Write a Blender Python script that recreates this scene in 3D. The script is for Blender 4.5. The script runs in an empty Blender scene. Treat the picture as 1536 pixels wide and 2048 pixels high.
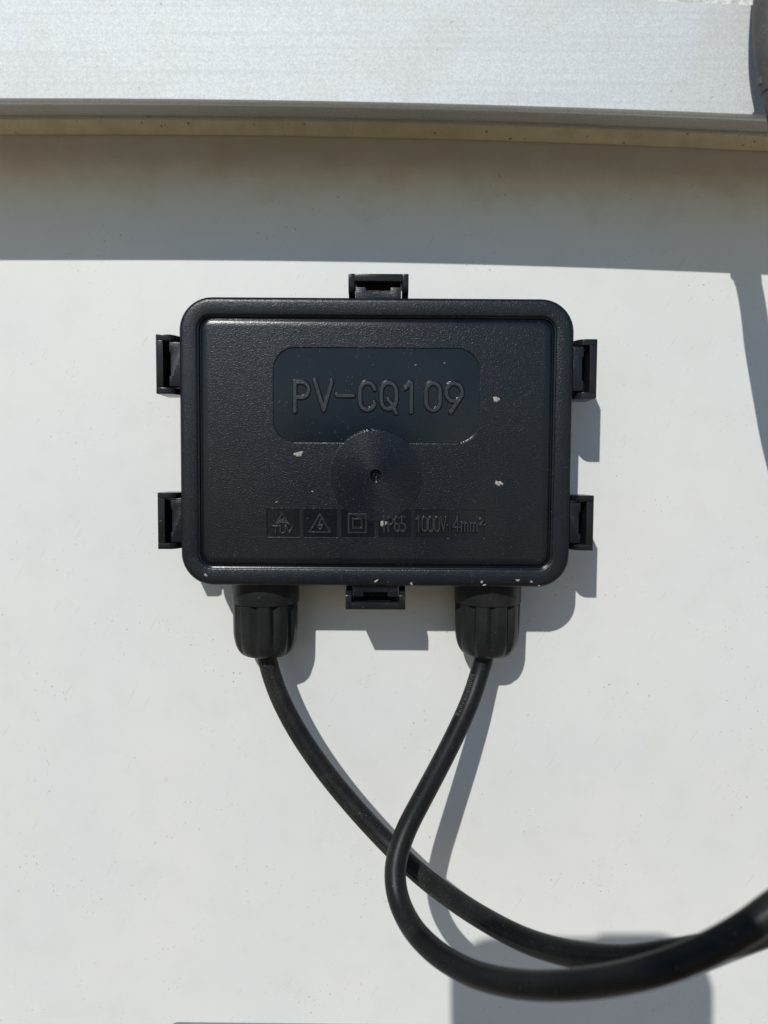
import bpy, bmesh, math, random
import numpy as np
from mathutils import Vector, Matrix, noise as mnoise

random.seed(7)
R = math.radians
MM = 0.001
S = bpy.context.scene
COL = S.collection
# The panel hangs upright on a wall: everything is modelled with the backsheet in the XY plane
# (Y = up the panel, Z = out of it) and G stands it up.
G = Matrix.Rotation(R(90), 4, 'X')

# ------------------------------------------------------------------ camera
F = 1480.0            # focal length in photo pixels (1536 x 2048)
D = 226.0             # camera height over the backsheet, mm
TILT = R(3.3)
cam = bpy.data.cameras.new('camera')
camo = bpy.data.objects.new('camera', cam)
COL.objects.link(camo)
camo.matrix_world = G @ Matrix.Translation((0, 0, D * MM)) @ Matrix.Rotation(-TILT, 4, 'X')
cam.sensor_fit = 'VERTICAL'
cam.sensor_height = 24.0
cam.lens = 24.0 * F / 2048.0
cam.clip_start = 0.002
cam.clip_end = 100
cam.dof.use_dof = True
cam.dof.focus_distance = 0.206
cam.dof.aperture_fstop = 6.2
S.camera = camo

# ------------------------------------------------------------------ light
SUNV = Vector((55.0, -120.0, -160.0)).normalized()     # the way the light travels
SUNW = G.to_3x3() @ SUNV
SUN_EL = math.asin(-SUNW.z)
SUN_AZ = math.atan2(-SUNW.x, -SUNW.y)
w = bpy.data.worlds.new('World')
S.world = w
w.use_nodes = True
nt = w.node_tree
nt.nodes.clear()
sky = nt.nodes.new('ShaderNodeTexSky')
sky.sky_type = 'NISHITA'
sky.sun_disc = False
sky.sun_elevation = SUN_EL
sky.sun_rotation = SUN_AZ
sky.air_density = 1.0
sky.dust_density = 0.1
sky.ozone_density = 4.0
bg = nt.nodes.new('ShaderNodeBackground')
bg.inputs['Strength'].default_value = 0.081
wo = nt.nodes.new('ShaderNodeOutputWorld')
nt.links.new(sky.outputs[0], bg.inputs['Color'])
nt.links.new(bg.outputs[0], wo.inputs['Surface'])
sl = bpy.data.lights.new('sun', 'SUN')
sl.energy = 2.85
sl.angle = R(0.53)
sl.color = (1.0, 0.985, 0.94)
so = bpy.data.objects.new('sun', sl)
COL.objects.link(so)
so.rotation_euler = SUNW.to_track_quat('-Z', 'Y').to_euler()
so.location = (-0.5, -1.5, 1.2)
S.view_settings.view_transform = 'Standard'
S.view_settings.look = 'None'
S.view_settings.exposure = 0.0
S.view_settings.gamma = 1.0
S.view_settings.use_curve_mapping = False


def at(px, py, z):
    """photo pixel -> world point (mm) on the horizontal plane at height z"""
    d = Vector(((px - 768) / F, -(py - 1024) / F, -1.0))
    d = Matrix.Rotation(-TILT, 3, 'X') @ d
    t = (D - z) / -d.z
    return Vector((d.x * t, d.y * t, z))


# ------------------------------------------------------------------ node helpers
def newmat(name):
    m = bpy.data.materials.new(name)
    m.use_nodes = True
    n = m.node_tree
    b = n.nodes['Principled BSDF']
    return m, n, b


def nd(n, typ, **kw):
    x = n.nodes.new(typ)
    for k, v in kw.items():
        if k in x.inputs:
            x.inputs[k].default_value = v
        else:
            setattr(x, k, v)
    return x


def coords(n, scale=1000.0, sc=(1, 1, 1)):
    """object coordinates in millimetres"""
    tc = nd(n, 'ShaderNodeTexCoord')
    mp = nd(n, 'ShaderNodeMapping')
    mp.inputs['Scale'].default_value = (scale * sc[0], scale * sc[1], scale * sc[2])
    n.links.new(tc.outputs['Object'], mp.inputs['Vector'])
    return mp.outputs[0]


def noise(n, vec, scale, detail=2.0, rough=0.5):
    x = nd(n, 'ShaderNodeTexNoise')
    x.inputs['Scale'].default_value = scale
    x.inputs['Detail'].default_value = detail
    x.inputs['Roughness'].default_value = rough
    n.links.new(vec, x.inputs['Vector'])
    return x.outputs['Fac']


def ramp(n, fac, a, b, lo=0.0, hi=1.0):
    x = nd(n, 'ShaderNodeMapRange')
    x.interpolation_type = 'SMOOTHSTEP'
    x.inputs['From Min'].default_value = a
    x.inputs['From Max'].default_value = b
    x.inputs['To Min'].default_value = lo
    x.inputs['To Max'].default_value = hi
    n.links.new(fac, x.inputs['Value'])
    return x.outputs[0]


def mul(n, a, b, op='MULTIPLY'):
    x = nd(n, 'ShaderNodeMath', operation=op)
    for i, v in enumerate((a, b)):
        if isinstance(v, (int, float)):
            x.inputs[i].default_value = v
        else:
            n.links.new(v, x.inputs[i])
    return x.outputs[0]


def mix(n, fac, a, b):
    x = nd(n, 'ShaderNodeMix', data_type='RGBA')
    for i, v in ((0, fac), (6, a), (7, b)):
        if isinstance(v, (int, float)):
            x.inputs[i].default_value = v
        elif isinstance(v, tuple):
            x.inputs[i].default_value = (*v, 1.0)
        else:
            n.links.new(v, x.inputs[i])
    return x.outputs[2]


def bump(n, height, dist, strength=1.0):
    x = nd(n, 'ShaderNodeBump')
    x.inputs['Distance'].default_value = dist * MM
    if isinstance(strength, (int, float)):
        x.inputs['Strength'].default_value = strength
    else:
        n.links.new(strength, x.inputs['Strength'])
    n.links.new(height, x.inputs['Height'])
    return x.outputs[0]


def stretched(n, v, deg, sx, sy):
    vr = nd(n, 'ShaderNodeVectorRotate', rotation_type='Z_AXIS')
    vr.inputs['Angle'].default_value = R(deg)
    n.links.new(v, vr.inputs['Vector'])
    mp = nd(n, 'ShaderNodeMapping')
    mp.inputs['Scale'].default_value = (sx, sy, sx)
    n.links.new(vr.outputs[0], mp.inputs['Vector'])
    return mp.outputs[0]


# ------------------------------------------------------------------ materials
def mat_backsheet():
    m, n, b = newmat('backsheet_film')
    v = coords(n)
    big = noise(n, v, 0.018, 3)
    mid = noise(n, v, 0.09, 4, .6)
    c = mix(n, ramp(n, big, .35, .65), (.765, .78, .76), (.805, .80, .77))
    c = mix(n, ramp(n, mid, .45, .8, 0, .22), c, (.65, .64, .59))
    # soil washed down against the frame: own blotchy shape, along the frame lip
    sep = nd(n, 'ShaderNodeSeparateXYZ')
    n.links.new(v, sep.inputs[0])
    wob = mul(n, mid, 26.0)
    yy = mul(n, mul(n, sep.outputs['Y'], wob, 'ADD'), mul(n, sep.outputs['X'], 0.03), 'ADD')
    soil = ramp(n, yy, 88, 112, 0, .40)
    c = mix(n, soil, c, (.47, .405, .265))
    # a little grime round the lower edge of the box
    # small dark specks, clustered
    clus = ramp(n, noise(n, v, .05, 2), .46, .68, 0.06, 1.0)
    sp = ramp(n, noise(n, v, 1.15, 1.0), .715, .75)
    sp = mul(n, mul(n, sp, clus), .75)
    c = mix(n, sp, c, (.17, .15, .12))
    sp2 = ramp(n, noise(n, v, .42, 3, .7), .66, .76, 0, .30)
    c = mix(n, mul(n, sp2, clus), c, (.33, .31, .28))
    # hair-thin scratches
    scr = ramp(n, noise(n, stretched(n, v, 33, .9, .06), 1.6, 1), .735, .75, 0, .25)
    c = mix(n, scr, c, (.45, .44, .42))
    n.links.new(c, b.inputs['Base Color'])
    b.inputs['Roughness'].default_value = .46
    b.inputs['Specular IOR Level'].default_value = .5
    n.links.new(bump(n, noise(n, v, .55, 3), .02, .5), b.inputs['Normal'])
    return m


def mat_aluminium():
    m, n, b = newmat('anodised_aluminium')
    v = coords(n)
    gr = noise(n, v, 2.3, 2, .6)
    fine = noise(n, v, 3.2, 1)
    vs = coords(n, 1000, (.012, .9, .9))
    streak = noise(n, vs, 1.2, 2)
    c = mix(n, ramp(n, gr, .3, .7), (.60, .625, .635), (.74, .765, .775))
    c = mix(n, ramp(n, streak, .42, .72, 0, .28), c, (.54, .555, .56))
    film = ramp(n, noise(n, v, .03, 4, .6), .42, .75, 0, .35)
    c = mix(n, film, c, (.56, .54, .44))
    clus = ramp(n, noise(n, v, .06, 2), .45, .7)
    sp = ramp(n, noise(n, v, .8, 2), .72, .76, 0, .7)
    c = mix(n, mul(n, sp, clus), c, (.16, .14, .11))
    n.links.new(c, b.inputs['Base Color'])
    b.inputs['Metallic'].default_value = .45
    b.inputs['Roughness'].default_value = .72
    n.links.new(bump(n, gr, .022, .9), b.inputs['Normal'])
    return m


def mat_lip():
    m, n, b = newmat('dusty_frame_lip')
    v = coords(n)
    g = noise(n, v, .12, 4, .6)
    c = mix(n, ramp(n, g, .35, .7), (.86, .80, .60), (.72, .66, .47))
    sp = ramp(n, noise(n, v, .6, 2), .68, .74, 0, .7)
    c = mix(n, sp, c, (.14, .11, .07))
    n.links.new(c, b.inputs['Base Color'])
    b.inputs['Metallic'].default_value = .1
    b.inputs['Roughness'].default_value = .6
    return m


def mat_plastic(name, base=(.0030, .0052, .0092), rough=.40, grain=1.0, gsize=1.7, dust=.035, spec=.5, turned=False):
    m, n, b = newmat(name)
    v = coords(n)
    at_ = nd(n, 'ShaderNodeAttribute', attribute_name='polish')
    inv = mul(n, 1.0, at_.outputs['Fac'], 'SUBTRACT')
    g = ramp(n, noise(n, v, gsize, 1, .5), .46, .70)
    aw = nd(n, 'ShaderNodeAttribute', attribute_name='paled')
    big = noise(n, v, .06, 4, .6)
    c = mix(n, ramp(n, big, .35, .75, 0, dust), base, (.13, .125, .115))
    # pale dust specks caught in the grain
    sp = ramp(n, noise(n, v, 1.9, 1), .72, .78, 0, .30)
    sp = mul(n, sp, ramp(n, noise(n, v, .08, 2), .35, .65, .2, 1))
    c = mix(n, sp, c, (.33, .32, .30))
    c = mix(n, aw.outputs['Fac'], c, (.030, .033, .037))        # raised lettering painted a little paler, for the sun sheen on its tops
    scr = ramp(n, noise(n, stretched(n, v, -38, .8, .06), 1.5, 2), .70, .74, 0, .08)
    c = mix(n, mul(n, scr, ramp(n, big, .45, .65)), c, (.30, .30, .30))
    n.links.new(c, b.inputs['Base Color'])
    r = nd(n, 'ShaderNodeMapRange')
    r.inputs['To Min'].default_value = rough
    r.inputs['To Max'].default_value = rough * .62
    n.links.new(at_.outputs['Fac'], r.inputs['Value'])
    n.links.new(r.outputs[0], b.inputs['Roughness'])
    b.inputs['Specular IOR Level'].default_value = spec
    if turned:
        ad = nd(n, 'ShaderNodeAttribute', attribute_name='turned')
        vt = nd(n, 'ShaderNodeVectorTransform', vector_type='VECTOR', convert_from='OBJECT', convert_to='WORLD')
        n.links.new(ad.outputs['Vector'], vt.inputs[0])
        ln = nd(n, 'ShaderNodeVectorMath', operation='LENGTH')
        n.links.new(ad.outputs['Vector'], ln.inputs[0])
        n.links.new(mul(n, ln.outputs['Value'], .48), b.inputs['Anisotropic'])
        n.links.new(vt.outputs[0], b.inputs['Tangent'])
    if grain > 0:
        n.links.new(bump(n, g, .0215, mul(n, inv, grain)), b.inputs['Normal'])
    return m


def mat_cable(name, base, dust, rough=.5):
    m, n, b = newmat(name)
    v = coords(n)
    g = noise(n, v, .16, 5, .65)
    f = noise(n, v, 1.6, 3, .6)
    c = mix(n, ramp(n, mul(n, g, f), .18, .42, 0, dust), base, (.15, .14, .12))
    sp = ramp(n, noise(n, v, 1.3, 1), .74, .78, 0, .4)
    c = mix(n, sp, c, (.28, .27, .25))
    n.links.new(c, b.inputs['Base Color'])
    b.inputs['Roughness'].default_value = rough
    b.inputs['Specular IOR Level'].default_value = .2
    n.links.new(bump(n, f, .03, .4), b.inputs['Normal'])
    return m


def mat_plain(name, base, rough=.6, var=.2, scale=.5, bmp=0.0, metallic=0.0):
    m, n, b = newmat(name)
    v = coords(n)
    g = noise(n, v, scale, 4, .6)
    dk = tuple(x * (1 - var) for x in base)
    n.links.new(mix(n, ramp(n, g, .35, .65), dk, base), b.inputs['Base Color'])
    b.inputs['Roughness'].default_value = rough
    b.inputs['Metallic'].default_value = metallic
    if bmp:
        n.links.new(bump(n, g, bmp, 1.0), b.inputs['Normal'])
    return m


M_SHEET = mat_backsheet()
M_ALU = mat_aluminium()
M_LIP = mat_lip()
M_LID = mat_plastic('grained_black_plastic', grain=1.0, rough=.33, gsize=2.9, spec=.45, turned=True)
M_BASE = mat_plastic('black_plastic', base=(.0105, .0115, .013), grain=.25, rough=.24, dust=.05, spec=.30)
M_NUT = mat_plastic('satin_black_nylon', base=(.0155, .0172, .0175), grain=.2, rough=.34, dust=.14, spec=.16)
M_CABLE = mat_cable('black_cable_sheath', (.0095, .010, .0102), .13)
M_CABLE2 = mat_cable('clean_black_cable_sheath', (.0095, .010, .0105), .08, .42)
M_GREY = mat_cable('dusty_grey_cable_sheath', (.085, .083, .082), .8, .5)
M_STUCCO = mat_plain('white_render', (.80, .80, .74), .9, .35, .55, 1.2)
M_SOIL = mat_plain('dry_earth', (.29, .205, .112), .95, .35, .02, 4.0)
M_DIRT = mat_plain('dried_lime_splash', (.46, .43, .37), .9, .45, 1.6, .1)
M_STICKER = mat_plain('grey_sticker_film', (.27, .28, .29), .5, .1, .2)
M_PHONE = mat_plain('phone_shell', (.02, .021, .024), .35, .2, .1)
M_GLASS = mat_plain('lens_glass', (.01, .01, .012), .08, .1, .1)
M_PRINT = mat_plain('worn_white_ink', (.11, .115, .11), .6, .5, .9)
M_TIE = mat_plain('weathered_tie', (.10, .095, .09), .7, .2, .4)


# ------------------------------------------------------------------ mesh helpers
class MB:
    def __init__(self):
        self.v = []
        self.f = []

    def add(self, vs, fs):
        o = len(self.v)
        self.v.extend([tuple(p) for p in vs])
        self.f.extend([tuple(i + o for i in f) for f in fs])

    def box(self, x0, x1, y0, y1, z0, z1):
        self.add([(x0, y0, z0), (x1, y0, z0), (x1, y1, z0), (x0, y1, z0),
                  (x0, y0, z1), (x1, y0, z1), (x1, y1, z1), (x0, y1, z1)],
                 [(0, 3, 2, 1), (4, 5, 6, 7), (0, 1, 5, 4), (1, 2, 6, 5), (2, 3, 7, 6), (3, 0, 4, 7)])

    def loops(self, loops, cap0=False, cap1=False):
        n = len(loops[0])
        vs = [p for l in loops for p in l]
        fs = []
        for a in range(len(loops) - 1):
            for i in range(n):
                j = (i + 1) % n
                fs.append((a * n + i, a * n + j, (a + 1) * n + j, (a + 1) * n + i))
        if cap0:
            fs.append(tuple(reversed(range(n))))
        if cap1:
            fs.append(tuple(range((len(loops) - 1) * n, len(loops) * n)))
        self.add(vs, fs)

    def build(self, name, mat, parent=None, angle=32, bevel=0.0, origin=(0, 0, 0)):
        o3 = Vector(origin)
        me = bpy.data.meshes.new(name)
        me.from_pydata([((p[0] - o3.x) * MM, (p[1] - o3.y) * MM, (p[2] - o3.z) * MM) for p in self.v], [], self.f)
        return finish(me, name, mat, parent, angle, bevel, o3)


def finish(me, name, mat, parent, angle, bevel, o3=Vector((0, 0, 0))):
    bm = bmesh.new()
    bm.from_mesh(me)
    bmesh.ops.recalc_face_normals(bm, faces=bm.faces)
    if bevel:
        ed = [e for e in bm.edges if len(e.link_faces) == 2 and e.calc_face_angle(0) > R(25)]
        bmesh.ops.bevel(bm, geom=ed, offset=bevel * MM, offset_type='OFFSET', segments=2, profile=.6,
                        affect='EDGES', clamp_overlap=True)
    bm.to_mesh(me)
    bm.free()
    me.materials.append(mat)
    me.shade_smooth()
    me.set_sharp_from_angle(angle=R(angle))
    ob = bpy.data.objects.new(name, me)
    ob.location = o3 * MM
    COL.objects.link(ob)
    if parent:
        ob.parent = parent
    return ob


def empty(name, loc=(0, 0, 0), rz=0):
    o = bpy.data.objects.new(name, None)
    o.empty_display_size = .01
    o.location = Vector(loc) * MM
    o.rotation_euler = (0, 0, rz)
    COL.objects.link(o)
    return o


def tag(o, label, cat=None, group=None, kind=None):
    o['label'] = label
    if cat:
        o['category'] = cat
    if group:
        o['group'] = group
    if kind:
        o['kind'] = kind
    return o


def rrect(cx, cy, w_, h_, r, z, n=10):
    pts = []
    r = max(r, .05)
    for k, (sx, sy) in enumerate(((1, 1), (-1, 1), (-1, -1), (1, -1))):
        for i in range(n + 1):
            a = (k + i / n) * math.pi / 2
            pts.append((cx + sx * (w_ / 2 - r) + r * math.cos(a), cy + sy * (h_ / 2 - r) + r * math.sin(a), z))
    return pts


def catmull(pts, step=1.2):
    P = [Vector(p) for p in pts]
    P = [P[0] * 2 - P[1]] + P + [P[-1] * 2 - P[-2]]
    out = []
    for i in range(1, len(P) - 2):
        a, b, c, d = P[i - 1:i + 3]
        n = max(2, int((c - b).length / step))
        for k in range(n):
            t = k / n
            out.append(.5 * ((2 * b) + (c - a) * t + (2 * a - 5 * b + 4 * c - d) * t * t + (3 * b - a - 3 * c + d) * t ** 3))
    out.append(P[-2])
    # light smoothing keeps the bends even
    for _ in range(6):
        out = [out[0]] + [(out[i - 1] + out[i] * 2 + out[i + 1]) / 4 for i in range(1, len(out) - 1)] + [out[-1]]
    return out


def tube(path, rad, segs=28, ridges=()):
    mb = MB()
    T = [(path[min(i + 1, len(path) - 1)] - path[max(i - 1, 0)]).normalized() for i in range(len(path))]
    up = Vector((0, 0, 1))
    nrm = (up - T[0] * up.dot(T[0])).normalized()
    loops = []
    for p, t in zip(path, T):
        nrm = (nrm - t * nrm.dot(t)).normalized()
        bn = t.cross(nrm)
        l = []
        for k in range(segs):
            a = 2 * math.pi * k / segs
            r = rad
            for (ra, rh, rw) in ridges:
                d = (a - ra + math.pi) % (2 * math.pi) - math.pi
                r += rh * math.exp(-(d / rw) ** 2)
            l.append(p + (nrm * math.cos(a) + bn * math.sin(a)) * r)
        loops.append(l)
    mb.loops(loops, True, True)
    return mb


# ================================================================== ground
g = MB()
g.box(-3000, 3000, -930, 1600, -120, -8)
tag(g.build('wall', M_STUCCO), 'rough white rendered wall behind the panel, showing above the frame', 'wall')
g = MB()
g.box(-9000, 9000, -1010, -930, -200, 14000)
tag(g.build('ground', M_SOIL), 'dry brown earth in front of the wall', kind='structure')

# ================================================================== solar panel
panel = empty('solar_panel', (0, 0, 0))
tag(panel, 'back of a solar panel with white backsheet and aluminium frame', 'solar panel')

# the rail's inner upper edge follows these photo points (it is very slightly bowed)
HF = 38.0
SC = (at(800, 200, HF) - at(700, 200, HF)).length / 100


def rail_y(px):
    q = min(max(px, 0), 1600)
    y = 203 - .00105 * q + 1.493e-5 * q * q
    y += (px - q) * (-.00105 + 2 * 1.493e-5 * q)
    return y


PROFILE = [(.8, 38), (26.6, 38), (27, 37.6), (27, -7.5), (13, -7.5), (13, .12), (8.7, .12), (8.6, .25), (8.6, .8), (8.75, 1.0),
           (11.1, 4.3), (11.15, 4.75), (11.5, 4.8), (11.55, 4.4), (11.9, 4.5), (12.1, 4.9), (12.1, 36.4), (1.4, 36.45), (.2, 36.45), (0, 36.6), (0, 37.2), (.03, 37.28)]


def rail(points, closed_profile=PROFILE):
    """sweep the profile along a row of (position, outward direction)"""
    mb = MB()
    loops = [[p + o * a + Vector((0, 0, z)) for (a, z) in closed_profile] for (p, o) in points]
    mb.loops(loops, True, True)
    return mb


pts = []
xs = [-2400, -1200] + list(range(-200, 1801, 100)) + [2700, 3900]
for px in xs:
    p = at(px, rail_y(px), HF)
    p.z = 0
    e = .5 * (rail_y(px + 1) - rail_y(px - 1))
    o = Vector((e, 1, 0)).normalized()
    pts.append((p, o))
fr = rail(pts).build('frame_rail', M_ALU, panel, angle=30)
fr.data.materials.append(M_LIP)
for po in fr.data.polygons:                     # the low inner lip is coated in dry dust
    c = po.center / MM
    if c.z < 4.45 and c.z > .3 and (po.normal.z > .3 or po.normal.y < -.3):
        po.material_index = 1
XL, XR = pts[0][0].x, pts[-1][0].x
YB = -900.0
for (a, b_, o) in (((XL, pts[0][0].y - 2), (XL, YB), (-1, 0)), ((XR, pts[-1][0].y - 2), (XR, YB), (1, 0)), ((XL, YB), (XR, YB), (0, -1))):
    rail([(Vector((*a, 0)), Vector((*o, 0))), (Vector((*b_, 0)), Vector((*o, 0)))]).build('frame_rail', M_ALU, panel, angle=30)
sh = MB()
top = [p + o * 11 for p, o in pts]
ring = [Vector((XL - 11, YB - 11, 0))] + [Vector((p.x, p.y, 0)) for p in top]
ring[1].x = XL - 11
ring[-1].x = XR + 11
ring.append(Vector((XR + 11, YB - 11, 0)))
n_ = len(ring)
sh.add([(p.x, p.y, -5.5) for p in ring] + [(p.x, p.y, 0) for p in ring],
       [tuple(reversed(range(n_))), tuple(range(n_, 2 * n_))] + [(i, (i + 1) % n_, n_ + (i + 1) % n_, n_ + i) for i in range(n_)])
sh.build('backsheet', M_SHEET, panel, angle=30)

# sticker whose upper edge just enters the picture at the bottom
c0 = at(342, 2043.5, 0)
st = MB()
W_, H_, rr_ = 110, 60, 2.2
lo = [Matrix.Rotation(R(-.65), 3, 'Z') @ Vector(p) for p in rrect(W_ / 2, -H_ / 2, W_, H_, rr_, .1)]
hi = [Matrix.Rotation(R(-.65), 3, 'Z') @ Vector(p) for p in rrect(W_ / 2, -H_ / 2, W_, H_, rr_, .3)]
st.loops([[c0 + p for p in lo], [c0 + p for p in hi]], True, True)
s_ = st.build('sticker', M_STICKER, panel)
s_['label'] = 'grey sticker with rounded corners at the bottom edge'

# ================================================================== junction box
H = 24.4
BC = at(752, 884.5, H)
ROT = R(-.36)
box = empty('junction_box', (BC.x, BC.y, 0), ROT)
tag(box, 'black plastic junction box with raised lettering and six side clips on white backsheet', 'junction box')
IROT = Matrix.Rotation(-ROT, 3, 'Z')


def loc(px, py, z):
    p = IROT @ (at(px, py, z) - Vector((BC.x, BC.y, 0)))
    return p


LW = loc(1145, 884, H).x - loc(358, 884, H).x
LH = loc(752, 594, H).y - loc(752, 1174, H).y
LCY = (loc(752, 594, H).y + loc(752, 1174, H).y) / 2
PX = LW / 787.0                                # mm per photo pixel on the lid
CR = 9.0

# --- base
b = MB()
b.loops([rrect(0, LCY, LW - 2 * i, LH - 2 * i, CR - i, z) for (i, z) in ((1.2, .05), (1.2, 1.6), (2.4, 2.0), (2.4, 18.6))], True, True)
b.build('base', M_BASE, box, bevel=.15)

# --- lid: outside, rim and the groove round the panel
prof = [(3.0, 18.0), (.35, 18.0), (.05, 18.25), (0, 18.6), (0, 22.9), (.09, 23.4), (.30, 23.86), (.62, 24.18), (1.02, 24.35), (1.45, 24.4),
        (4.5, 24.4), (4.76, 24.31), (4.88, 24.2), (4.93, 24.05), (5.05, 23.98), (5.25, 23.96), (5.36, 23.88), (5.46, 23.3),
        (5.56, 23.2), (5.95, 23.2), (6.05, 23.28), (6.16, 23.82), (6.26, 23.9), (6.36, 23.92), (6.42, 24.06), (6.48, 24.12), (6.72, 24.22)]
ZP = 24.22
lb = bmesh.new()
loops = []
for (i, z) in prof:
    loops.append([lb.verts.new(p) for p in rrect(0, LCY, LW - 2 * i, LH - 2 * i, CR - i, z, 14)])
for a in range(len(loops) - 1):
    n_ = len(loops[0])
    for i in range(n_):
        j = (i + 1) % n_
        lb.faces.new((loops[a][i], loops[a][j], loops[a + 1][j], loops[a + 1][i]))

# --- lid panel: a fine relief of plate, marks, gate dish and lettering
def U(px):
    return (px - 752) * PX


def V(py):
    return LCY + (884 - py) * PX


hw, hh = LW / 2 - 6.72 - 1.4, LH / 2 - 6.72 - 1.4


def axis(lo_, hi_, fine):
    out = [lo_]
    while out[-1] < hi_ - 1e-6:
        x = out[-1]
        st_ = .6
        for (a, b2, s) in fine:
            if a - .001 <= x < b2:
                st_ = min(st_, s)
            elif x < a:
                st_ = min(st_, max(.1, a - x))
        out.append(min(hi_, x + st_))
    return np.array(out)


ax = axis(-hw, hw, [(U(528), U(990), .085)])
ay = axis(LCY - hh, LCY + hh, [(V(1080), V(1010), .075), (V(1008), V(850), .2), (V(850), V(750), .10), (V(735), V(688), .12)])
GX, GY = np.meshgrid(ax, ay)


def sst(x):
    x = np.clip(x, 0, 1)
    return x * x * (3 - 2 * x)


def rr_sdf(x0, x1, y0, y1, r):
    cx, cy = (U(x0) + U(x1)) / 2, (V(y0) + V(y1)) / 2
    qx = np.abs(GX - cx) - (U(x1) - U(x0)) / 2 + r
    qy = np.abs(GY - cy) - (V(y0) - V(y1)) / 2 + r
    return np.hypot(np.maximum(qx, 0), np.maximum(qy, 0)) + np.minimum(np.maximum(qx, qy), 0) - r


def stroke_dist(lines):
    d = np.full(GX.shape, 1e3)
    for pl in lines:
        q = [(U(a), V(c)) for a, c in pl]
        for (x0, y0), (x1, y1) in zip(q[:-1], q[1:]):
            m_ = 2.0
            ix = np.where((ax > min(x0, x1) - m_) & (ax < max(x0, x1) + m_))[0]
            iy = np.where((ay > min(y0, y1) - m_) & (ay < max(y0, y1) + m_))[0]
            if not len(ix) or not len(iy):
                continue
            sl_ = np.s_[iy[0]:iy[-1] + 1, ix[0]:ix[-1] + 1]
            X, Y = GX[sl_], GY[sl_]
            dx, dy = x1 - x0, y1 - y0
            L2 = dx * dx + dy * dy + 1e-12
            t = np.clip(((X - x0) * dx + (Y - y0) * dy) / L2, 0, 1)
            d[sl_] = np.minimum(d[sl_], np.hypot(X - x0 - t * dx, Y - y0 - t * dy))
    return d


def arc(cx, cy, rx, ry, a0, a1, n=14):
    return [(cx + rx * math.cos(R(a0 + (a1 - a0) * i / n)), cy - ry * math.sin(R(a0 + (a1 - a0) * i / n))) for i in range(n + 1)]


def oval(cx, rx, y0, y1, ry):
    p = arc(cx, y0 + ry, rx, ry, 0, 180) + arc(cx, y1 - ry, rx, ry, 180, 360)
    return p + [p[0]]


model_no = [
    [(589.5, 821), (589.5, 763), (604, 763)] + arc(603.5, 778, 13.5, 15, 90, -90) + [(589.5, 793)],
    [(630, 761.5), (647, 818), (663, 761.5)],
    [(674, 789), (706, 789)],
    arc(734.5, 781, 15, 18, 16, 180) + arc(734.5, 799, 15, 18, 180, 344),
    oval(777, 15, 763, 815, 18), [(777, 798), (784, 806), (792, 823)],
    [(810, 774), (819, 763.5), (822, 763.5), (822, 821)],
    oval(865.5, 14, 763, 817, 17),
    arc(907.5, 781, 16, 18, -20, 340), [(923, 787), (901, 821)],
]
tuv = [[(552.5, 1044.5), (564.5, 1025), (577, 1044.5)], [(557.5, 1041.5), (562, 1039.3), (567, 1039), (573, 1040.6), (577, 1042.5)],
       [(553, 1046.8), (559, 1043.8), (566, 1043), (573, 1044.6), (580, 1047.5)],
       [(544.5, 1051), (556.5, 1051)], [(550.5, 1051), (550.5, 1065)],
       [(560, 1051), (560, 1060)] + arc(565, 1060, 5, 5, 180, 360, 8) + [(570, 1051)],
       [(572.5, 1051), (579, 1065), (585.5, 1051)]]
warn = [[(640.2, 1026.5), (619.5, 1062.5), (661, 1062.5), (640.2, 1026.5)],
        [(642.5, 1037), (636.5, 1050), (645, 1047.5), (640.5, 1057)], [(637, 1053.5), (640.5, 1057.5), (644, 1054)]]
dbl = [[(698, 1027), (733, 1027), (733, 1063), (698, 1063), (698, 1027)],
       [(706.5, 1035.5), (724.5, 1035.5), (724.5, 1054), (706.5, 1054), (706.5, 1035.5)]]
ip = [[(769.5, 1031), (769.5, 1061)],
      [(777.5, 1061), (777.5, 1031)] + arc(781, 1039, 6, 8, 90, -90, 8) + [(777.5, 1047)],
      [(799.5, 1034)] + arc(795.5, 1038, 4.5, 7, 60, 180, 6) + arc(795.5, 1052.5, 4.8, 8, 180, 540, 14),
      [(811.5, 1031), (804.5, 1031), (804, 1044)] + arc(806.5, 1052, 5.5, 8.5, 110, -140, 12)]
volt = [[(834.5, 1036), (839, 1030.5), (839, 1060.5)], oval(851, 5, 1031, 1060, 8), oval(863.5, 5, 1031, 1060, 8), oval(876, 5, 1031, 1060, 8),
        [(884, 1031), (888.7, 1060), (893.5, 1031)]]
def em(x):
    return [[(x, 1060), (x, 1042)], [(x, 1046)] + arc(x + 3.2, 1045.5, 3.2, 3.5, 180, 0, 6) + [(x + 6.4, 1060)],
            [(x + 6.4, 1046)] + arc(x + 9.6, 1045.5, 3.2, 3.5, 180, 0, 6) + [(x + 12.8, 1060)]]
area = [[(917, 1060), (917, 1032), (908.5, 1051), (921.5, 1051)]] + em(925.5) + em(943.5) + \
       [arc(965.2, 1037, 3.6, 3.6, 160, -30, 8) + [(961.8, 1046.5), (970, 1046.5)]]

Z = np.full(GX.shape, ZP)
polish = np.zeros(GX.shape)
plate = sst(.5 - rr_sdf(546, 958, 694, 882.5, 46 * PX) / .16)
Z -= .22 * plate
polish = np.maximum(polish, plate)
squares = [(532.5, 600), (607, 676), (682, 751), (757, 825), (831, 900), (905, 972)]
for (a, c) in squares:
    k = sst(.5 - rr_sdf(a, c, 1015, 1074, .25) / .10)
    Z -= .13 * k
    polish = np.maximum(polish, .85 * k)
    line = np.abs(rr_sdf(a, c, 1015, 1074, .25))
    Z += .035 * sst(1 - line / .13)
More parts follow.
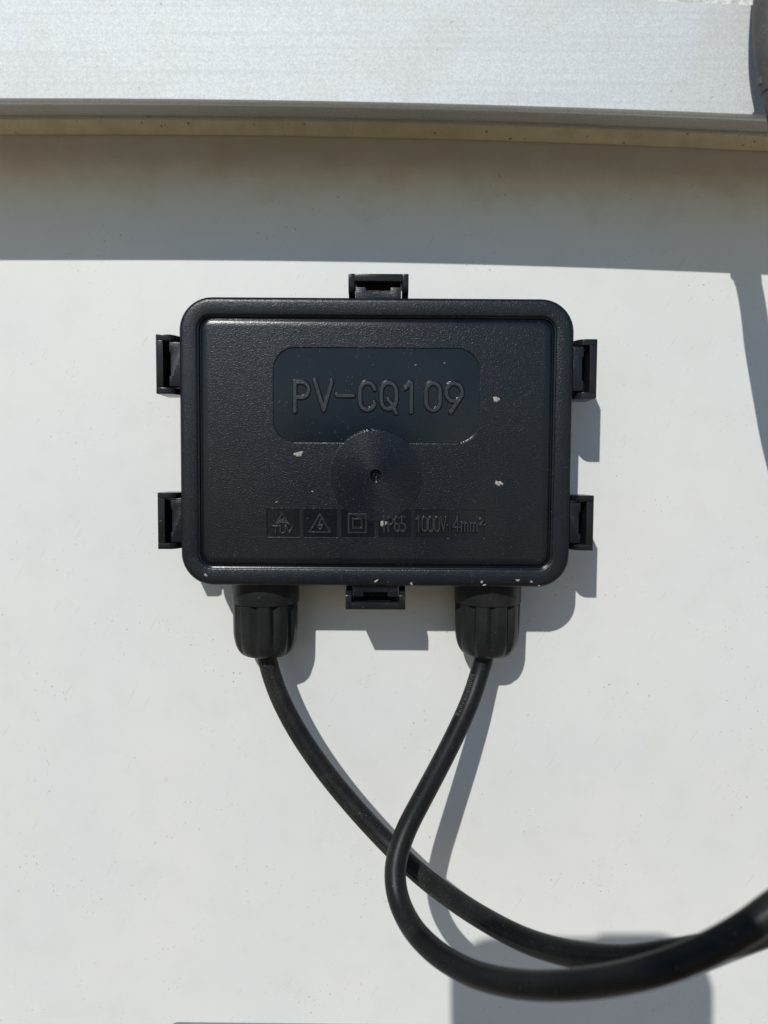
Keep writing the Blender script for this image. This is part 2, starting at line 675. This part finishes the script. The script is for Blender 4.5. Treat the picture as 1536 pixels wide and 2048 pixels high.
# gate dish, slightly domed
rd = np.hypot(GX - U(752), GY - V(948))
RD = 92 * PX
dish = ZP + .05 + .20 * (1 - (rd / RD) ** 2)
ind = sst(.5 - (rd - RD) / .14)
Z = Z * (1 - ind) + np.where(rd < RD * 1.1, dish, Z) * ind
polish = polish * (1 - ind) + .22 * ind
# lettering
def raise_(lines, half, h_, soft):
    global Z
    d = stroke_dist(lines)
    Z = Z + h_ * sst((half + soft / 2 - d) / soft)
    return d
d = raise_(model_no, .60, .30, .30)
polish *= 1 - .95 * sst((.60 - d) / .1)
paled = .8 * sst((.52 - d) / .2)  # mask of the letter tops whose sheen is put into the colour
for mk in (tuv, warn, dbl):
    d = raise_(mk, .25, .26, .20)
    polish *= 1 - .95 * sst((.27 - d) / .08)
    paled = np.maximum(paled, .75 * sst((.24 - d) / .14))
for mk in (ip, volt, area):
    d = raise_(mk, .26, .26, .20)
    polish *= 1 - .95 * sst((.28 - d) / .08)
    paled = np.maximum(paled, .75 * sst((.25 - d) / .14))
# gate pit
Z = np.where(rd < 1.9, Z - 1.25 * sst((1.62 - rd) / .34) + .55 * sst((.98 - rd) / .26) - .5 * sst((.42 - rd) / .22), Z)
bd = sst(np.minimum(hw - np.abs(GX), hh - np.abs(GY - LCY)) / .5)
Z = ZP + (Z - ZP) * bd

ny, nx = GX.shape
grid = [[lb.verts.new((GX[j, i], GY[j, i], Z[j, i])) for i in range(nx)] for j in range(ny)]
for j in range(ny - 1):
    r0, r1 = grid[j], grid[j + 1]
    for i in range(nx - 1):
        lb.faces.new((r0[i], r0[i + 1], r1[i + 1], r1[i]))
lb.edges.index_update()
border = grid[0] + [grid[j][-1] for j in range(1, ny)] + grid[-1][-2::-1] + [grid[j][0] for j in range(ny - 2, 0, -1)]
ed = []
for lst in (loops[-1], border):
    for i in range(len(lst)):
        e = lb.edges.get((lst[i], lst[(i + 1) % len(lst)]))
        ed.append(e)
bmesh.ops.triangle_fill(lb, edges=ed, use_beauty=True)
lb.verts.index_update()
n_out = sum(len(l) for l in loops)
bmesh.ops.scale(lb, vec=(MM, MM, MM), verts=lb.verts)
lid_me = bpy.data.meshes.new('lid')
lb.to_mesh(lid_me)
lb.free()
attr = lid_me.attributes.new('polish', 'FLOAT', 'POINT')
arr = np.zeros(len(lid_me.vertices), dtype=np.float32)
nl = len(loops[0])
arr[12 * nl:n_out] = .8
arr[n_out:n_out + nx * ny] = polish.ravel()
attr.data.foreach_set('value', arr)
attr = lid_me.attributes.new('paled', 'FLOAT', 'POINT')
arr = np.zeros(len(lid_me.vertices), dtype=np.float32)
arr[n_out:n_out + nx * ny] = paled.ravel()
attr.data.foreach_set('value', arr)
ta = lid_me.attributes.new('turned', 'FLOAT_VECTOR', 'POINT')
tv = np.zeros((len(lid_me.vertices), 3), dtype=np.float32)
tv[:, 0] = 1e-4
rx_, ry_ = (GX - U(752)) / np.maximum(rd, .3), (GY - V(948)) / np.maximum(rd, .3)
k_ = ind * sst((rd - 1.6) / 1.0)
tv[n_out:n_out + nx * ny, 0] = (rx_ * k_ + 1e-4).ravel()
tv[n_out:n_out + nx * ny, 1] = (ry_ * k_).ravel()
ta.data.foreach_set('vector', tv.ravel())
lid = finish(lid_me, 'lid', M_LID, box, 40, 0)

# --- clips: strap hooked over a tongue of the lid
def side_frame(side):
    """(r outward, t along) -> local xy"""
    if side == 'L':
        return lambda r, t: (-LW / 2 - r, t)
    if side == 'R':
        return lambda r, t: (LW / 2 + r, t)
    if side == 'T':
        return lambda r, t: (t, LCY + LH / 2 + r)
    return lambda r, t: (t, LCY - LH / 2 - r)


def clip(side, tc, ln):
    f = side_frame(side)
    z1, z0 = 22.9, 11.5
    aw, bw, ro = 1.65, 1.95, 6.55
    arm = [(-2.6, 17.0), (-.4, 17.6), (.5, 18.6), (1.1, 20.4), (1.7, 21.9), (2.6, 22.7), (3.4, z1), (ro, z1), (ro, z0), (3.6, z0), (1.8, 10.4), (-2.6, 10.0)]
    mb = MB()
    for sgn in (-1, 1):
        a, c = tc + sgn * ln / 2, tc + sgn * (ln / 2 - aw)
        L0 = [(*f(r, a), z) for r, z in arm]
        L1 = [(*f(r, c), z) for r, z in arm]
        mb.loops([L0, L1], True, True)
    x = [(ro - bw, tc - ln / 2 + aw), (ro, tc - ln / 2 + aw), (ro, tc + ln / 2 - aw), (ro - bw, tc + ln / 2 - aw)]
    mb.loops([[(*f(r, t), z0) for r, t in x], [(*f(r, t), z1 - .02) for r, t in x]], True, True)
    c_ = mb.build('clip', M_BASE, box, bevel=.14)
    # the tongue: moulded on the lid, notched in the middle of its free edge
    tw = ln - 2 * aw - .75
    n2 = tw * .27
    pl = [(-1.5, -tw / 2), (3.0, -tw / 2), (3.0, -n2), (1.75 if side in 'TB' else 2.6, -n2), (1.75 if side in 'TB' else 2.6, n2), (3.0, n2), (3.0, tw / 2), (-1.5, tw / 2)]
    tm = MB()
    tm.loops([[(*f(r, tc + t), z) for r, t in pl] for z in (13.5, 22.7)], True, True)
    tm.build('tongue', M_LID, lid, bevel=.18)
    # floor web that closes the middle of the window, and catch ledges
    fm = [(-2.0, -tw * .46), (ro - bw + .05, -tw * .46), (ro - bw + .05, tw * .46), (-2.0, tw * .46)]
    fl = MB()
    fl.loops([[(*f(r, tc + t), z) for r, t in fm] for z in (9.0, 11.3)], True, True)
    fl.build('clip_web', M_BASE, c_)
    cm = MB()
    for sgn in (-1, 1):
        x = [(2.2, sgn * tw * .5), (4.55, sgn * tw * .5), (4.55, sgn * tw * .30), (2.2, sgn * tw * .30)]
        cm.loops([[(*f(r, tc + t), z) for r, t in x] for z in (11.6, 17.5)], True, True)
    cm.build('catch', M_BASE, c_, bevel=.12)
    return c_


clip('L', V(727.5), 16.0)
clip('L', V(1042.5), 15.6)
clip('R', V(731.5), 16.0)
clip('R', V(1041.5), 15.2)
clip('T', U(755), 16.3)
clip('B', U(752.5), 16.6)

# --- cable glands
ZG = 10.6


def gland(px, phase):
    p0 = loc(px, 1215, 20.0)
    p1 = loc(px, 1312, 13.0)
    x, yc, ye = loc(px, 1250, ZG).x, p0.y, p1.y
    yw = LCY - LH / 2 + 2.0
    Rn = 9.45
    nseg = 240

    def ring_(y, rad, fl=0.0):
        out = []
        for k in range(nseg):
            a = 2 * math.pi * k / nseg
            q = (10 * (a + phase) / (2 * math.pi)) % 1.0
            q = abs(q - .5) * 2                     # 1 at the flute's middle
            dpt = max(0.0, (q - .48) / .52)
            r = rad - fl * dpt
            out.append((x + r * math.cos(a), y, ZG + r * math.sin(a)))
        return out
    col_ = MB()
    col_.loops([ring_(yw, 9.3), ring_(yw - .4, 9.75), ring_(yc + .5, 9.75), ring_(yc + .12, 9.6), ring_(yc + .1, 7.0)], True, True)
    gl = col_.build('cable_gland', M_NUT, box, angle=40)
    nut = MB()
    Ls = [ring_(yc + .05, 6.0), ring_(yc + .05, 9.2, 1.3), ring_(yc - .08, 9.5, 1.45)]
    ln = yc - ye
    for t in (.1, .25, .4, .55):
        ls = yc - .1 - t * ln
        Ls.append(ring_(ls, 9.5 - .25 * t, 1.45 - .6 * t))
    for i in range(1, 11):
        a = i / 10 * math.pi / 2
        rad = 9.3 - 3.3 * (1 - math.cos(a)) - .25 * i / 10
        y = yc - .1 - ln * .55 - (ln * .45 - .2) * math.sin(a)
        Ls.append(ring_(y, rad, max(0, 1.12 - 1.35 * i / 10)))
    Ls += [ring_(ye, 5.0), ring_(ye + .1, 3.5), ring_(ye + .4, 3.2), ring_(ye + 5, 3.1)]
    nut.loops(Ls, True, True)
    nut.build('gland_nut', M_NUT, gl, angle=50)
    return x, ye


gL = gland(531.5, .10)
gR = gland(974, .33)


# --- dried lime splashes stuck on the lid
def splash(px, py, rx, ry, z, ang=0, seed=0, hgt=.16):
    mb = MB()
    c = loc(px, py, z)
    n = 20
    rnd = random.Random(seed)
    ph = [rnd.uniform(0, 6.28) for _ in range(4)]
    loops_ = []
    for (s, zz) in ((1, -.02), (.93, .4 * hgt), (.6, .85 * hgt), (.25, hgt)):
        l = []
        for k in range(n):
            a = 2 * math.pi * k / n
            wv = 1 + .22 * math.sin(2 * a + ph[0]) + .16 * math.sin(3 * a + ph[1]) + .14 * math.sin(5 * a + ph[2]) + rnd.uniform(-.08, .08)
            u, v_ = rx * s * wv * math.cos(a), ry * s * wv * math.sin(a)
            l.append((c.x + u * math.cos(ang) - v_ * math.sin(ang), c.y + u * math.sin(ang) + v_ * math.cos(ang), z + zz))
        loops_.append(l)
    mb.loops(loops_, True, True)
    return mb


for i, (px, py, rx, ry, z, a) in enumerate((
        (992.5, 798.5, 1.0, .62, ZP, -.8), (597, 908, 1.05, .8, ZP, 0), (997.5, 966.5, 1.05, .62, ZP, -.5), (767, 1046, .75, 1.0, ZP - .1, .4),
        (752.5, 1162, .55, .32, H - .02, .6), (823, 1167, .42, .42, H - .12, 0), (963.5, 1164, .40, .34, H - .05, 0), (969, 1170, .45, .25, H - .15, .4),
        (1035.5, 1160.5, .48, .40, H - .02, 0), (1063, 1163.5, .42, .30, H - .05, 0), (1078, 1171, .3, .2, H - .25, 0), (411.5, 1150, .42, .40, H, 0),
        (625, 983, .25, .2, ZP, 0), (553, 1004, .36, .15, ZP, .5), (831, 730, .28, .14, ZP - .2, .4), (889, 726, .2, .16, ZP - .2, 0))):
    splash(px, py, rx, ry, z, a, i).build('lime_splash', M_DIRT, lid, angle=60)

# ================================================================== cables
RC = 2.8


def wcab(lst):
    return [at(x, y, z) for x, y, z in lst]


def world_gland(g_):
    p = Matrix.Rotation(ROT, 3, 'Z') @ Vector((g_[0], g_[1], ZG))
    return p + Vector((BC.x, BC.y, 0))


wl, wr = world_gland(gL), world_gland(gR)
pathL = [wl + Vector((-.6, 6, 0)), wl + Vector((-.1, 1, 0))] + wcab([
    (540, 1340, 10.8), (560, 1396, 12.5), (597, 1466, 14), (650, 1543, 15.5), (710, 1616, 17.5), (770, 1681, 20), (835, 1744, 26),
    (900, 1794, 35), (965, 1836, 44), (1040, 1876, 54), (1110, 1900, 63), (1180, 1914, 71), (1260, 1919, 78), (1340, 1909, 82), (1430, 1893, 82), (1530, 1862, 82)])
last = pathL[-1]
pathL += [last + Vector((22, 9, 0)), last + Vector((50, 6, -14)), last + Vector((80, -12, -45)), last + Vector((104, -40, -72)), last + Vector((118, -85, -84)), last + Vector((120, -150, -84))]
pathR = [wr + Vector((.9, 6, 0)), wr + Vector((-.2, 1, 0))] + wcab([
    (961, 1340, 11.2), (943, 1396, 14), (915, 1460, 18.5), (880, 1530, 24), (845, 1596, 29.5), (812, 1660, 34.5), (791, 1725, 38.5), (793, 1785, 42), (818, 1846, 48),
    (866, 1900, 57), (938, 1944, 67), (1020, 1966, 76), (1110, 1971, 84), (1210, 1962, 91), (1310, 1940, 97), (1410, 1902, 98), (1500, 1852, 99), (1580, 1794, 99)])
last = pathR[-1]
pathR += [last + Vector((18, 10, 0)), last + Vector((44, 10, -14)), last + Vector((76, -8, -50)), last + Vector((98, -40, -82)), last + Vector((110, -90, -96)), last + Vector((112, -160, -96.1))]
cl = tube(catmull(pathL), RC, 96, [(R(2), .22, .09), (R(26), .20, .09)]).build('output_cable', M_CABLE, angle=70, origin=pathL[0])
tag(cl, 'dusty black cable leaving the left gland and passing under the other cable', 'cable', 'cables from the junction box')
cr = tube(catmull(pathR), RC, 36).build('output_cable', M_CABLE2, angle=70, origin=pathR[0])
tag(cr, 'black cable curling from the right gland over the other cable', 'cable', 'cables from the junction box')

# half-hidden white printing along the left flank of that cable
pr = catmull(pathR)
i0 = min(range(len(pr)), key=lambda i: (pr[i] - at(955, 1352, 12)).length)
rnd = random.Random(4)
pm = MB()
acc = 0.0
for i in range(i0, i0 + 11):
    t = (pr[i + 1] - pr[i]).normalized()
    up = Vector((0, 0, 1))
    up = (up - t * up.dot(t)).normalized()
    side = up.cross(t)
    if side.x > 0:
        side = -side
    for k in range(2):
        p = pr[i] + t * (k * .55 + rnd.uniform(0, .12))
        a0 = R(rnd.choice((18, 24, 30)))
        a1 = R(rnd.choice((46, 50)))
        steps = 4
        vs = []
        for q in range(steps + 1):
            a = a0 + (a1 - a0) * q / steps
            d_ = side * math.cos(a) + up * math.sin(a)
            for w_ in (-.11, .11):
                vs.append(p + d_ * (RC + .015) + t * w_)
        pm.add(vs, [(2 * q, 2 * q + 1, 2 * q + 3, 2 * q + 2) for q in range(steps)])
po = pm.build('printing', M_PRINT, cr, origin=pathR[0])
po.location = (0, 0, 0)

# weathered grey cable hanging over the end of the frame, with a tie round it
pathG = wcab([(1600, -420, 47), (1565, -200, 46), (1547, -60, 45.5), (1541, 40, 45), (1544, 100, 45), (1554, 150, 45), (1565, 200, 45), (1576, 265, 45), (1584, 345, 45), (1604, 470, 45),
              (1632, 620, 45), (1672, 760, 44), (1740, 900, 36), (1830, 1040, 22), (1950, 1170, 8), (2150, 1260, 4.2), (2500, 1300, 4.2)])
gp = catmull(pathG)
hang = empty('hanging_cable', pathG[3])
tag(hang, 'weathered grey cable hanging over the right end of the aluminium frame', 'cable')
o = tube(gp, 3.9, 32).build('sheath', M_GREY, hang, angle=70, origin=pathG[3])
o.location = (0, 0, 0)
tp = at(1551, 158, 45)
tb = min(range(len(gp)), key=lambda i: (gp[i] - tp).length)
tm = tube(gp[tb - 1:tb + 2], 4.15, 32)
hd = gp[tb]
tm.box(hd.x - 4.7, hd.x - 3.9, hd.y - .8, hd.y + .8, hd.z - .7, hd.z + .6)
o = tm.build('cable_tie', M_TIE, hang, angle=40, origin=pathG[3])
o.location = (0, 0, 0)

# ================================================================== smartphone that takes the picture (its shadow falls on the sheet)
ph = bpy.data.objects.new('smartphone', None)
ph.empty_display_size = .01
COL.objects.link(ph)
ph.location = (0, 0, D * MM)
ph.rotation_euler = (-TILT, 0, 0)
tag(ph, 'black smartphone held above the panel, casting the rounded shadow at lower right', 'phone')
x0, x1, y1, y0 = -59.0, 23.0, 25.5, -134.0
pb = MB()
cx, cy, pw, phh = (x0 + x1) / 2, (y0 + y1) / 2, x1 - x0, y1 - y0
pb.loops([rrect(cx, cy, pw - 2 * i, phh - 2 * i, 15 - i, z) for i, z in ((2.2, 5.6), (.6, 6.2), (0, 7.6), (0, 12.2), (.6, 13.6), (2.2, 14.2))], True, True)
pb.build('phone_body', M_PHONE, ph, angle=50)
ib = MB()
ib.loops([rrect(1, 10.5, 34 - 2 * i, 25 - 2 * i, 9 - i, z) for i, z in ((0, 5.55), (0, 1.6), (.5, 1.1))], True, True)
ib.build('camera_island', M_GLASS, ph, angle=40)

# ================================================================== stand everything up
bpy.context.view_layer.update()
for ob in list(COL.objects):
    if ob.parent is None and ob.type in {'MESH', 'EMPTY'}:
        ob.matrix_world = G @ ob.matrix_basis
